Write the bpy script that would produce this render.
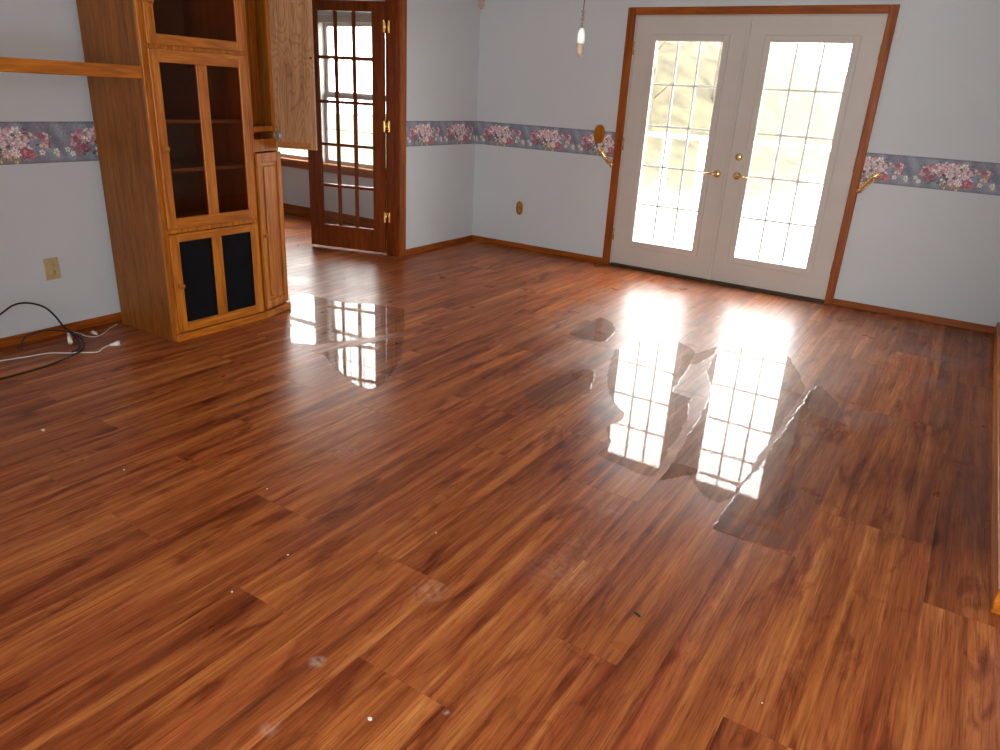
import bpy, bmesh, math, random
import numpy as np
from mathutils import Matrix, Vector

random.seed(7)
for o in list(bpy.data.objects):
    bpy.data.objects.remove(o, do_unlink=True)
SC = bpy.context.scene
COL = SC.collection

# ------------------------------------------------------------------ camera
F_PX = 722.68
CAM = np.array([4.16619, -6.03602, 1.40823])
YAW, PITCH, ROLL = math.radians(31.789), math.radians(21.342), math.radians(-3.2062)


def cam_axes():
    cy, sy, cp, sp = math.cos(YAW), math.sin(YAW), math.cos(PITCH), math.sin(PITCH)
    fw = np.array([-sy * cp, cy * cp, -sp])
    rt = np.array([cy, sy, 0.0])
    dn = np.cross(fw, rt)
    cr, sr = math.cos(ROLL), math.sin(ROLL)
    return np.array([cr * rt + sr * dn, -sr * rt + cr * dn, fw])


AX = cam_axes()
cd = bpy.data.cameras.new('camera')
cam = bpy.data.objects.new('camera', cd)
COL.objects.link(cam)
cd.sensor_fit = 'HORIZONTAL'
cd.sensor_width = 36.0
cd.lens = F_PX / 1000 * 36.0
cd.clip_start = 0.05
cd.clip_end = 300
m = Matrix.Identity(4)
for i in range(3):
    m[i][0] = AX[0][i]
    m[i][1] = -AX[1][i]
    m[i][2] = -AX[2][i]
    m[i][3] = CAM[i]
cam.matrix_world = m
SC.camera = cam


def ray(px, py):
    return AX.T @ np.array([(px - 500) / F_PX, (py - 375) / F_PX, 1.0])


def on(px, py, axis, v):
    d = ray(px, py)
    return CAM + d * ((v - CAM[axis]) / d[axis])


def project(p):
    q = AX @ (np.asarray(p, float) - CAM)
    return 500 + F_PX * q[0] / q[2], 375 + F_PX * q[1] / q[2], q[2]


# ------------------------------------------------------------------ sky, light, exposure
world = bpy.data.worlds.new('overcast_sky')
SC.world = world
world.use_nodes = True
bg = world.node_tree.nodes['Background']
bg.inputs[0].default_value = (1.0, 0.985, 0.95, 1)
bg.inputs[1].default_value = 3.8
vs = SC.view_settings
vs.view_transform = 'Standard'
vs.look = 'None'
vs.exposure = 2.0
vs.gamma = 1.0
vs.use_curve_mapping = False
SC.cycles.use_denoising = True
SC.cycles.max_bounces = 10
SC.cycles.diffuse_bounces = 5
SC.cycles.glossy_bounces = 4
SC.cycles.transparent_max_bounces = 24
SC.cycles.sample_clamp_indirect = 6.0


def portal(name, loc, rot, sx, sy):
    """daylight portal in a window or door opening: it emits nothing, it only guides sky sampling"""
    l = bpy.data.lights.new(name, 'AREA')
    l.shape = 'RECTANGLE'
    l.size, l.size_y = sx, sy
    l.cycles.is_portal = True
    o = bpy.data.objects.new(name, l)
    COL.objects.link(o)
    o.location = loc
    o.rotation_euler = rot
    return o


H = math.pi / 2
portal('daylight_portal', (2.45, 0.13, 1.05), (-H, 0, 0), 1.80, 1.75)        # french doors
portal('daylight_portal', (-1.78, -0.17, 1.28), (-H, 0, 0), 1.90, 1.40)      # next room window
portal('daylight_portal', (4.60, -8.16, 1.20), (H, 0, 0), 2.40, 2.00)        # added fill window behind the viewer


# ------------------------------------------------------------------ materials
def s2l(c):
    return tuple(((v / 255) / 12.92 if v / 255 <= 0.04045 else ((v / 255 + 0.055) / 1.055) ** 2.4) for v in c)


def mat(name):
    M = bpy.data.materials.new(name)
    M.use_nodes = True
    nt = M.node_tree
    return M, nt, nt.nodes['Principled BSDF']


def N(nt, typ, **kw):
    n = nt.nodes.new(typ)
    for k, v in kw.items():
        if k == 'inp':
            for a, b in v.items():
                n.inputs[a].default_value = b
        else:
            setattr(n, k, v)
    return n


def L(nt, a, b):
    nt.links.new(a, b)


def ramp(nt, fac, stops):
    r = N(nt, 'ShaderNodeValToRGB')
    e = r.color_ramp.elements
    while len(e) < len(stops):
        e.new(0.5)
    for el, (p, c) in zip(e, stops):
        el.position = p
        el.color = (*c, 1) if len(c) == 3 else c
    L(nt, fac, r.inputs[0])
    return r


def mix(nt, fac, a, b, typ='MIX'):
    n = N(nt, 'ShaderNodeMix', data_type='RGBA', blend_type=typ)
    for sock, v in ((n.inputs[0], fac), (n.inputs[6], a), (n.inputs[7], b)):
        if hasattr(v, 'links'):
            L(nt, v, sock)
        elif isinstance(v, (int, float)):
            sock.default_value = v
        else:
            sock.default_value = (*v, 1)
    return n.outputs[2]


def mathn(nt, op, a, b=None, c=None, clamp=False):
    n = N(nt, 'ShaderNodeMath', operation=op, use_clamp=clamp)
    for i, v in enumerate((a, b, c)):
        if v is None:
            continue
        if hasattr(v, 'links'):
            L(nt, v, n.inputs[i])
        else:
            n.inputs[i].default_value = v
    return n.outputs[0]


def bump(nt, b, height, strength, dist=0.001):
    n = N(nt, 'ShaderNodeBump', inp={'Strength': strength, 'Distance': dist})
    L(nt, height, n.inputs['Height'])
    L(nt, n.outputs[0], b.inputs['Normal'])


def plain(name, col, rough=0.5, metal=0.0, noise=0.06, scale=30, spec=0.5):
    """paint, plastic or metal with slight procedural unevenness"""
    M, nt, b = mat(name)
    g = N(nt, 'ShaderNodeNewGeometry')
    t = N(nt, 'ShaderNodeTexNoise', inp={'Scale': scale, 'Detail': 3.0})
    L(nt, g.outputs['Position'], t.inputs['Vector'])
    lo = tuple(max(0, c * (1 - noise)) for c in col)
    hi = tuple(min(1, c * (1 + noise)) for c in col)
    r = ramp(nt, t.outputs[0], [(0.3, lo), (0.7, hi)])
    L(nt, r.outputs[0], b.inputs['Base Color'])
    b.inputs['Roughness'].default_value = rough
    b.inputs['Metallic'].default_value = metal
    b.inputs['Specular IOR Level'].default_value = spec
    return M


def oak(name, dark, midc, light, axis, rough=0.38, figure=0.0):
    """varnished oak, grain running along axis 0/1/2"""
    M, nt, b = mat(name)
    g = N(nt, 'ShaderNodeNewGeometry')
    oi = N(nt, 'ShaderNodeObjectInfo')
    mp = N(nt, 'ShaderNodeMapping')
    sc = [34.0, 34.0, 34.0]
    sc[axis] = 2.2
    mp.inputs['Scale'].default_value = sc
    L(nt, g.outputs['Position'], mp.inputs['Vector'])
    off = N(nt, 'ShaderNodeCombineXYZ')
    k = mathn(nt, 'MULTIPLY', oi.outputs['Random'], 37.0)
    for i in range(3):
        L(nt, k, off.inputs[i])
    L(nt, off.outputs[0], mp.inputs['Location'])
    n1 = N(nt, 'ShaderNodeTexNoise', inp={'Scale': 1.0, 'Detail': 5.0, 'Roughness': 0.6, 'Distortion': 0.6})
    L(nt, mp.outputs[0], n1.inputs['Vector'])
    r1 = ramp(nt, n1.outputs[0], [(0.25, dark), (0.5, midc), (0.75, light)])
    mp2 = N(nt, 'ShaderNodeMapping')
    sc2 = [260.0, 260.0, 260.0]
    sc2[axis] = 9.0
    mp2.inputs['Scale'].default_value = sc2
    L(nt, g.outputs['Position'], mp2.inputs['Vector'])
    n2 = N(nt, 'ShaderNodeTexNoise', inp={'Scale': 1.0, 'Detail': 2.0})
    L(nt, mp2.outputs[0], n2.inputs['Vector'])
    p = ramp(nt, n2.outputs[0], [(0.35, (0.62, 0.55, 0.5)), (0.55, (1, 1, 1))])
    c = mix(nt, 0.75, r1.outputs[0], p.outputs[0], 'MULTIPLY')
    if figure > 0:
        mp3 = N(nt, 'ShaderNodeMapping')
        sc3 = [9.0, 9.0, 9.0]
        sc3[axis] = 2.6
        mp3.inputs['Scale'].default_value = sc3
        L(nt, g.outputs['Position'], mp3.inputs['Vector'])
        w = N(nt, 'ShaderNodeTexNoise', inp={'Scale': 1.0, 'Detail': 1.0, 'Distortion': 0.4})
        L(nt, mp3.outputs[0], w.inputs['Vector'])
        ring = mathn(nt, 'FRACT', mathn(nt, 'MULTIPLY', w.outputs[0], 16.0))
        rr = ramp(nt, ring, [(0.0, (0.55, 0.48, 0.42)), (0.35, (1, 1, 1)), (1.0, (0.9, 0.86, 0.8))])
        c = mix(nt, figure, c, rr.outputs[0], 'MULTIPLY')
    L(nt, c, b.inputs['Base Color'])
    b.inputs['Roughness'].default_value = rough
    b.inputs['Specular IOR Level'].default_value = 0.3
    bump(nt, b, n2.outputs[0], 0.15)
    return M


def glass(name, tint=(0.96, 0.97, 0.97), rough=0.0, ior=1.45):
    M, nt, b = mat(name)
    nt.nodes.remove(b)
    out = nt.nodes['Material Output']
    tr = N(nt, 'ShaderNodeBsdfTransparent')
    tr.inputs[0].default_value = (*tint, 1)
    gl = N(nt, 'ShaderNodeBsdfGlossy', inp={'Roughness': rough})
    fr = N(nt, 'ShaderNodeFresnel', inp={'IOR': ior})
    geo = N(nt, 'ShaderNodeNewGeometry')     # thin pane: the same reflectance entering and leaving
    iorv = mathn(nt, 'MULTIPLY_ADD', geo.outputs['Backfacing'], 1.0 / ior - ior, ior)
    L(nt, iorv, fr.inputs['IOR'])
    mx = N(nt, 'ShaderNodeMixShader')
    L(nt, fr.outputs[0], mx.inputs[0])
    L(nt, tr.outputs[0], mx.inputs[1])
    L(nt, gl.outputs[0], mx.inputs[2])
    L(nt, mx.outputs[0], out.inputs[0])
    return M, nt, gl


# ---- laminate floor
def laminate():
    M, nt, b = mat('red_oak_laminate')
    g = N(nt, 'ShaderNodeNewGeometry')
    oi = N(nt, 'ShaderNodeObjectInfo')
    off = N(nt, 'ShaderNodeCombineXYZ')
    L(nt, mathn(nt, 'MULTIPLY', oi.outputs['Random'], 91.0), off.inputs[0])
    L(nt, mathn(nt, 'MULTIPLY', oi.outputs['Random'], 57.0), off.inputs[1])
    L(nt, mathn(nt, 'MULTIPLY', oi.outputs['Random'], 13.0), off.inputs[2])

    def coords(sx, sy):
        mp = N(nt, 'ShaderNodeMapping')
        mp.inputs['Scale'].default_value = (sx, sy, 1)
        L(nt, g.outputs['Position'], mp.inputs['Vector'])
        L(nt, off.outputs[0], mp.inputs['Location'])
        return mp.outputs[0]

    def noise(sx, sy, detail=4, rough=0.55, dist=0.0):
        n = N(nt, 'ShaderNodeTexNoise', inp={'Scale': 1.0, 'Detail': detail, 'Roughness': rough, 'Distortion': dist})
        L(nt, coords(sx, sy), n.inputs['Vector'])
        return n.outputs[0]

    bands = noise(21, 0.8, 5, 0.62, 0.6)
    c = ramp(nt, bands, [(0.24, s2l((104, 53, 30))), (0.42, s2l((156, 85, 44))), (0.56, s2l((185, 110, 59))),
                         (0.72, s2l((214, 145, 81))), (0.86, s2l((172, 94, 54)))]).outputs[0]
    # tone of each plank
    tone = ramp(nt, oi.outputs['Random'], [(0.0, (0.74, 0.67, 0.64)), (0.3, (0.87, 0.83, 0.81)), (0.6, (0.94, 0.92, 0.91)), (1.0, (1.02, 1.01, 0.98))])
    c = mix(nt, 1.0, c, tone.outputs[0], 'MULTIPLY')
    # drifting hue, golden to red-brown
    hue = ramp(nt, noise(9, 1.3, 3, 0.6, 0.4), [(0.3, (1.06, 1.10, 0.92)), (0.5, (0.98, 0.97, 0.98)), (0.7, (0.90, 0.74, 0.80))])
    c = mix(nt, 1.0, c, hue.outputs[0], 'MULTIPLY')
    # growth-ring figure
    fig = noise(5.5, 0.9, 2, 0.5, 0.7)
    ring = mathn(nt, 'FRACT', mathn(nt, 'MULTIPLY', fig, 13.0))
    rr = ramp(nt, ring, [(0.0, (0.66, 0.56, 0.5)), (0.3, (1, 1, 1)), (1.0, (0.93, 0.9, 0.88))])
    where = ramp(nt, noise(4.0, 0.8, 1), [(0.48, (0, 0, 0)), (0.6, (1, 1, 1))])
    c = mix(nt, mathn(nt, 'MULTIPLY', where.outputs[0], 0.8), c, rr.outputs[0], 'MULTIPLY')
    # fine pores
    fine = noise(230, 7.0, 4, 0.7)
    fr = ramp(nt, fine, [(0.36, (0.58, 0.48, 0.42)), (0.5, (1, 1, 1)), (0.66, (1.16, 1.15, 1.12))])
    c = mix(nt, 0.9, c, fr.outputs[0], 'MULTIPLY')
    # dark heart-wood smudges and knots
    knot = noise(11, 2.2, 4, 0.6, 0.9)
    kr = ramp(nt, knot, [(0.54, (1, 1, 1)), (0.64, (0.58, 0.44, 0.40)), (0.74, (0.26, 0.19, 0.19))])
    c = mix(nt, 0.9, c, kr.outputs[0], 'MULTIPLY')
    # water-stained boards along the right wall, colour also darkened to stand for dimmer light
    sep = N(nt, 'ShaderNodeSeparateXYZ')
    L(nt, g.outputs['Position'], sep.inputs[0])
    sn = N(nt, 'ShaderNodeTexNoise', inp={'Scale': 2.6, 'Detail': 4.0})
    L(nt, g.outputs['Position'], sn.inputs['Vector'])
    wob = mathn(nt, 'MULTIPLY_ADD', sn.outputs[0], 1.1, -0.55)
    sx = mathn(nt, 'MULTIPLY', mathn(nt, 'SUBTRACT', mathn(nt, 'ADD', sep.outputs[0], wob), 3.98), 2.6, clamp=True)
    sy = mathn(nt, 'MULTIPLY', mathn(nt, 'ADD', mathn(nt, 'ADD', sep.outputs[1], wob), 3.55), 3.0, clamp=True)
    stain_dim = mathn(nt, 'MULTIPLY', sx, sy)
    c = mix(nt, mathn(nt, 'MULTIPLY', stain_dim, 0.85), c, mix(nt, 1.0, c, (0.58, 0.56, 0.66), 'MULTIPLY'))
    # chalky scuffs at their places on the floor
    sc_total = None
    for (px, py, r, amt) in ((317, 662, 0.028, 0.55), (430, 592, 0.07, 0.22), (345, 452, 0.10, 0.16), (446, 712, 0.012, 0.7), (270, 728, 0.03, 0.3), (560, 570, 0.16, 0.12), (610, 510, 0.06, 0.12), (575, 545, 0.10, 0.08)):
        p = on(px, py, 2, 0)
        d = N(nt, 'ShaderNodeVectorMath', operation='DISTANCE')
        L(nt, g.outputs['Position'], d.inputs[0])
        d.inputs[1].default_value = p
        v = mathn(nt, 'MULTIPLY', mathn(nt, 'SUBTRACT', 1.0, mathn(nt, 'DIVIDE', d.outputs['Value'], r), clamp=True), amt)
        sc_total = v if sc_total is None else mathn(nt, 'MAXIMUM', sc_total, v)
    br = N(nt, 'ShaderNodeTexNoise', inp={'Scale': 45.0, 'Detail': 4.0})
    L(nt, g.outputs['Position'], br.inputs['Vector'])
    brk = ramp(nt, br.outputs[0], [(0.4, (0.1, 0.1, 0.1)), (0.62, (1.4, 1.4, 1.4))])
    c = mix(nt, mathn(nt, 'MULTIPLY', sc_total, brk.outputs[0], clamp=True), c, (0.62, 0.52, 0.45))
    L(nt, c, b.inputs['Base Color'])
    # dried, dusty water residue on the boards around the puddles
    dv = N(nt, 'ShaderNodeVectorMath', operation='SUBTRACT')
    L(nt, g.outputs['Position'], dv.inputs[0])
    dv.inputs[1].default_value = (3.05, -1.45, 0)
    ds = N(nt, 'ShaderNodeVectorMath', operation='MULTIPLY')
    L(nt, dv.outputs[0], ds.inputs[0])
    ds.inputs[1].default_value = (1 / 1.25, 1 / 1.75, 0)
    dl = N(nt, 'ShaderNodeVectorMath', operation='LENGTH')
    L(nt, ds.outputs[0], dl.inputs[0])
    rim = mathn(nt, 'MULTIPLY', mathn(nt, 'SUBTRACT', mathn(nt, 'ADD', 1.0, wob), dl.outputs['Value']), 2.5, clamp=True)
    c = mix(nt, mathn(nt, 'MULTIPLY', rim, 0.10), c, (0.55, 0.47, 0.41))
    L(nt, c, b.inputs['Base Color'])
    b.inputs['Coat IOR'].default_value = 1.45
    b.inputs['Coat Roughness'].default_value = 0.55
    L(nt, mathn(nt, 'MULTIPLY', rim, 0.85), b.inputs['Coat Weight'])
    # satin, slightly uneven sheen
    rn = N(nt, 'ShaderNodeTexNoise', inp={'Scale': 3.2, 'Detail': 3.0})
    L(nt, g.outputs['Position'], rn.inputs['Vector'])
    rrp = ramp(nt, rn.outputs[0], [(0.3, (0.27,) * 3), (0.7, (0.36,) * 3)])
    L(nt, rrp.outputs[0], b.inputs['Roughness'])
    b.inputs['Specular IOR Level'].default_value = 0.17
    bump(nt, b, fine, 0.10, 0.0006)
    return M


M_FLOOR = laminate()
M_SUB = plain('dark_underlay', (0.012, 0.008, 0.006), 0.9)


def wall_paint():
    M, nt, b = mat('pale_blue_white_wallboard')
    g = N(nt, 'ShaderNodeNewGeometry')
    t = N(nt, 'ShaderNodeTexNoise', inp={'Scale': 1.3, 'Detail': 4.0})
    L(nt, g.outputs['Position'], t.inputs['Vector'])
    r = ramp(nt, t.outputs[0], [(0.3, (0.63, 0.685, 0.725)), (0.7, (0.66, 0.715, 0.755))])
    L(nt, r.outputs[0], b.inputs['Base Color'])
    b.inputs['Roughness'].default_value = 0.6
    t2 = N(nt, 'ShaderNodeTexNoise', inp={'Scale': 160.0, 'Detail': 2.0})
    L(nt, g.outputs['Position'], t2.inputs['Vector'])
    bump(nt, b, t2.outputs[0], 0.12, 0.001)
    return M


M_WALL = wall_paint()
M_CEIL = plain('white_ceiling', (0.62, 0.62, 0.62), 0.8, scale=60)
M_DOORW = plain('white_door_paint', (0.62, 0.585, 0.545), 0.38, noise=0.03, scale=4)


def grid_vinyl():
    """white glazing grids: thin vinyl that lets some daylight through"""
    M, nt, b = mat('white_glazing_grid')
    b.inputs['Base Color'].default_value = (0.8, 0.79, 0.77, 1)
    tr = N(nt, 'ShaderNodeBsdfTranslucent')
    tr.inputs[0].default_value = (0.55, 0.54, 0.52, 1)
    mx = N(nt, 'ShaderNodeMixShader', inp={0: 0.35})
    L(nt, b.outputs[0], mx.inputs[1])
    L(nt, tr.outputs[0], mx.inputs[2])
    L(nt, mx.outputs[0], nt.nodes['Material Output'].inputs[0])
    return M


M_GRID = grid_vinyl()
M_GLASS, _, _ = glass('clear_window_glass')
M_SMOKE, _, _ = glass('brown_smoked_glass', (0.82, 0.68, 0.54), 0.0, 1.3)
OD, OM, OL_ = s2l((136, 72, 14)), s2l((186, 108, 26)), s2l((214, 138, 44))
M_OAKZ = oak('honey_oak_upright', OD, OM, OL_, 2)
M_OAKY = oak('honey_oak_lengthwise', OD, OM, OL_, 1)
M_OAKX = oak('honey_oak_across', OD, OM, OL_, 0)
M_OAKSIDE = oak('oak_veneer_side', s2l((106, 60, 18)), s2l((142, 84, 28)), s2l((164, 102, 38)), 2, 0.45, 0.35)
M_OAKDOOR = oak('oak_veneer_inner_face', s2l((156, 112, 76)), s2l((190, 144, 104)), s2l((208, 164, 122)), 2, 0.5, 0.75)
M_TRIMZ = oak('stained_oak_casing_upright', s2l((118, 58, 14)), s2l((160, 84, 24)), s2l((184, 106, 36)), 2)
M_TRIMX = oak('stained_oak_trim_across', s2l((118, 58, 14)), s2l((160, 84, 24)), s2l((184, 106, 36)), 0)
M_TRIMY = oak('stained_oak_trim_lengthwise', s2l((118, 58, 14)), s2l((160, 84, 24)), s2l((184, 106, 36)), 1)
M_CHERRY = oak('dark_cherry_stain', s2l((98, 42, 10)), s2l((134, 62, 18)), s2l((152, 76, 26)), 2, 0.3)
M_INSIDE = plain('dark_brown_cabinet_lining', s2l((150, 104, 64)), 0.7, noise=0.15, scale=9)
M_BLACKCLOTH = plain('black_speaker_cloth', (0.006, 0.006, 0.007), 0.95, noise=0.3, scale=400, spec=0.1)
M_BRASS = plain('polished_brass', (0.88, 0.68, 0.34), 0.2, 1.0)
M_STEEL = plain('zinc_steel', (0.55, 0.55, 0.55), 0.35, 1.0)
M_BRONZE = plain('bronze_threshold', s2l((78, 60, 42)), 0.5, 0.4)
M_BEIGE = plain('beige_plastic', s2l((196, 176, 126)), 0.4)
M_DARK = plain('dark_slot', (0.02, 0.015, 0.012), 0.8)
M_WOODPLATE = oak('golden_oak_plate', s2l((136, 78, 14)), s2l((176, 108, 24)), s2l((196, 128, 40)), 2, 0.3)
M_BLACKCORD = plain('black_rubber', (0.012, 0.012, 0.014), 0.45)
M_WHITECORD = plain('white_vinyl', (0.70, 0.67, 0.60), 0.45)
M_WHITE = plain('white_plastic', (0.82, 0.80, 0.76), 0.4)
M_TIPWOOD = plain('grey_brown_turned_wood', s2l((150, 128, 112)), 0.5, noise=0.2, scale=200)
M_CHIP = plain('white_paint_chip', (0.8, 0.78, 0.74), 0.7)
M_VINYL = plain('white_vinyl_rail', (0.85, 0.86, 0.86), 0.5)
M_DECK = plain('weathered_pale_deck_board', (0.50, 0.49, 0.46), 0.8, noise=0.2, scale=6)
M_LAWN = plain('spring_lawn', (0.075, 0.10, 0.028), 0.9, noise=0.5, scale=1.2)
M_GRAVEL = plain('pale_gravel_drive', (0.55, 0.54, 0.50), 0.9, noise=0.15, scale=3)
M_HILL = plain('dry_leaf_litter', (0.062, 0.052, 0.027), 0.95, noise=0.5, scale=1.4)
M_BARK = plain('grey_tan_bark', (0.085, 0.07, 0.045), 0.9, noise=0.3, scale=8)


# ------------------------------------------------------------------ builders
ROOT = {}


def base_of(o):
    return ROOT.get(o.name, Vector((0, 0, 0)))


def tag(o, label=None, cat=None, group=None, kind=None):
    if label:
        o['label'] = label
    if cat:
        o['category'] = cat
    if group:
        o['group'] = group
    if kind:
        o['kind'] = kind
    return o


def empty(name, loc, label=None, cat=None, group=None, kind=None):
    o = bpy.data.objects.new(name, None)
    COL.objects.link(o)
    o.location = loc
    o.empty_display_size = 0.1
    ROOT[o.name] = Vector(loc)
    return tag(o, label, cat, group, kind)


class MB:
    def __init__(self):
        self.bm = bmesh.new()

    def box(self, x0, x1, y0, y1, z0, z1, bev=0.0, M=None):
        bm = bmesh.new()
        bmesh.ops.create_cube(bm, size=1.0)
        for v in bm.verts:
            v.co = Vector(((x0 + x1) / 2 + v.co.x * abs(x1 - x0), (y0 + y1) / 2 + v.co.y * abs(y1 - y0), (z0 + z1) / 2 + v.co.z * abs(z1 - z0)))
        if bev > 0:
            bmesh.ops.bevel(bm, geom=list(bm.edges), offset=bev, segments=1, affect='EDGES', profile=0.5)
        self.merge(bm, M)
        return self

    def merge(self, bm, M=None):
        if M is not None:
            bmesh.ops.transform(bm, matrix=M, verts=bm.verts)
        me = bpy.data.meshes.new('tmp')
        bm.to_mesh(me)
        bm.free()
        self.bm.from_mesh(me)
        bpy.data.meshes.remove(me)

    def prism(self, pts, z0, z1, M=None):
        """vertical prism over a floor polygon"""
        bm = bmesh.new()
        lo = [bm.verts.new((p[0], p[1], z0)) for p in pts]
        hi = [bm.verts.new((p[0], p[1], z1)) for p in pts]
        n = len(pts)
        bm.faces.new(hi)
        bm.faces.new(lo[::-1])
        for i in range(n):
            bm.faces.new((lo[i], lo[(i + 1) % n], hi[(i + 1) % n], hi[i]))
        bmesh.ops.recalc_face_normals(bm, faces=bm.faces)
        self.merge(bm, M)
        return self

    def lathe(self, prof, seg=16, M=None):
        """profile [(r, h)] turned about local z"""
        bm = bmesh.new()
        rings = []
        for r, h in prof:
            if r < 1e-6:
                rings.append([bm.verts.new((0, 0, h))])
            else:
                rings.append([bm.verts.new((r * math.cos(2 * math.pi * i / seg), r * math.sin(2 * math.pi * i / seg), h)) for i in range(seg)])
        for a, b_ in zip(rings, rings[1:]):
            for i in range(seg):
                j = (i + 1) % seg
                if len(a) == 1 and len(b_) == 1:
                    continue
                if len(a) == 1:
                    bm.faces.new((a[0], b_[i], b_[j]))
                elif len(b_) == 1:
                    bm.faces.new((a[i], a[j], b_[0]))
                else:
                    bm.faces.new((a[i], a[j], b_[j], b_[i]))
        for f in bm.faces:
            f.smooth = True
        bmesh.ops.recalc_face_normals(bm, faces=bm.faces)
        self.merge(bm, M)
        return self

    def tube(self, pts, r, seg=8):
        pts = [Vector(p) for p in pts]
        rad = r if isinstance(r, (list, tuple)) else [r] * len(pts)
        bm = bmesh.new()
        rings = []
        up = Vector((0, 0, 1))
        for i, p in enumerate(pts):
            t = (pts[min(i + 1, len(pts) - 1)] - pts[max(i - 1, 0)]).normalized()
            a = t.cross(up)
            if a.length < 1e-3:
                a = t.cross(Vector((1, 0, 0)))
            a.normalize()
            b_ = a.cross(t).normalized()
            rings.append([bm.verts.new(p + rad[i] * (a * math.cos(2 * math.pi * k / seg) + b_ * math.sin(2 * math.pi * k / seg))) for k in range(seg)])
        for a, b_ in zip(rings, rings[1:]):
            for k in range(seg):
                f = bm.faces.new((a[k], a[(k + 1) % seg], b_[(k + 1) % seg], b_[k]))
                f.smooth = True
        bm.faces.new(rings[0])
        bm.faces.new(rings[-1])
        bmesh.ops.recalc_face_normals(bm, faces=bm.faces)
        self.merge(bm)
        return self

    def build(self, name, material, parent=None):
        off = Vector((0, 0, 0))
        if parent is not None:
            off = base_of(parent)
        me = bpy.data.meshes.new(name)
        if off.length > 0:
            bmesh.ops.translate(self.bm, vec=-off, verts=self.bm.verts)
        self.bm.to_mesh(me)
        self.bm.free()
        me.materials.append(material)
        o = bpy.data.objects.new(name, me)
        COL.objects.link(o)
        if parent is not None:
            o.parent = parent
            ROOT[o.name] = off
        return o


def spline(pts, n=8):
    """Catmull-Rom through pts"""
    P = [Vector(p) for p in pts]
    P = [P[0] * 2 - P[1]] + P + [P[-1] * 2 - P[-2]]
    out = []
    for i in range(1, len(P) - 2):
        a, b_, c, d = P[i - 1:i + 3]
        for k in range(n):
            t = k / n
            out.append(0.5 * ((2 * b_) + (c - a) * t + (2 * a - 5 * b_ + 4 * c - d) * t * t + (3 * b_ - a - 3 * c + d) * t ** 3))
    out.append(P[-2])
    return out


def face_M(loc, normal, up=(0, 0, 1)):
    """matrix whose local z points along normal"""
    z = Vector(normal).normalized()
    y = Vector(up)
    y = (y - z * y.dot(z))
    if y.length < 1e-4:
        y = Vector((0, 1, 0))
    y.normalize()
    x = y.cross(z)
    M = Matrix.Identity(4)
    for i in range(3):
        M[i][0], M[i][1], M[i][2], M[i][3] = x[i], y[i], z[i], loc[i]
    return M


# ------------------------------------------------------------------ room shell
CEIL = 2.44
XR = 4.555          # right wall face
YR = -3.66          # where the right wall ends
XF = 6.6            # far side of the wider part of the room
YB = -8.1           # rear wall face
DO0, DO1 = -2.66, -1.13      # doorway in the left wall
w = MB()
w.box(-0.12, 0, DO1, 0.14, 0, CEIL).box(-0.12, 0, YB, DO0, 0, CEIL).box(-0.12, 0, DO0, DO1, 2.06, CEIL)
wall_left = tag(w.build('wall_left', M_WALL), 'pale blue-white left wall with doorway and floral border', kind='structure')
w = MB()
w.box(0, 1.53, 0, 0.14, 0, CEIL).box(3.38, XF + 0.14, 0, 0.14, 0, CEIL).box(1.53, 3.38, 0, 0.14, 2.05, CEIL)
wall_back = tag(w.build('wall_back', M_WALL), 'pale back wall around the white double doors', kind='structure')
w = MB()
w.box(XR, XR + 0.12, YR, 0, 0, CEIL)
wall_right = tag(w.build('wall_right', M_WALL), 'short right wall ending at an opening', kind='structure')
w = MB()
w.box(XR + .12, XF + 0.14, YR + 0.02, YR + 0.14, 0, CEIL)
wall_return = tag(w.build('wall_return', M_WALL), 'return wall of the wider part of the room', kind='structure')
w = MB()   # rear wall with an unseen window added to light the foreground
w.box(-0.12, 3.4, YB - 0.12, YB, 0, CEIL).box(5.8, XF + 0.12, YB - 0.12, YB, 0, CEIL).box(3.4, 5.8, YB - 0.12, YB, 0, 0.2).box(3.4, 5.8, YB - 0.12, YB, 2.2, CEIL)
wall_rear = tag(w.build('wall_rear', M_WALL), 'rear wall with an added fill-light window behind the viewer', kind='structure')
w = MB()
w.box(0, 2.0, YB, -6.2, 0, CEIL)  # unseen block added to keep rear window light off the left side
shade_block = tag(w.build('shade_block', M_WALL), 'unseen block added behind the viewer to shade the left side', kind='structure')
w = MB()
w.box(XF, XF + 0.12, YB, YR + .02, 0, CEIL)
wall_side = tag(w.build('wall_side', M_WALL), 'outer side wall beside the viewer', kind='structure')
w = MB()
w.box(-4.2, XF + 0.14, YB - 0.12, 0.14, CEIL, CEIL + 0.1)
ceiling = tag(w.build('ceiling', M_CEIL), 'flat white ceiling', kind='structure')
# next room beyond the doorway
YW = -0.305
w = MB()
w.box(-4.2, -2.71, YW, YW + .14, 0, CEIL).box(-0.84, -0.12, YW, YW + .14, 0, CEIL).box(-2.71, -0.84, YW, YW + .14, 0, 0.60).box(-2.71, -0.84, YW, YW + .14, 1.97, CEIL)
wall_far = tag(w.build('wall_far', M_WALL), 'window wall of the next room', kind='structure')
w = MB()
w.box(-4.2, -4.06, -4.6, YW, 0, CEIL).box(-4.06, -0.12, -4.74, -4.6, 0, CEIL)
wall_far_side = tag(w.build('wall_far_side', M_WALL), 'side walls of the next room', kind='structure')

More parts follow.
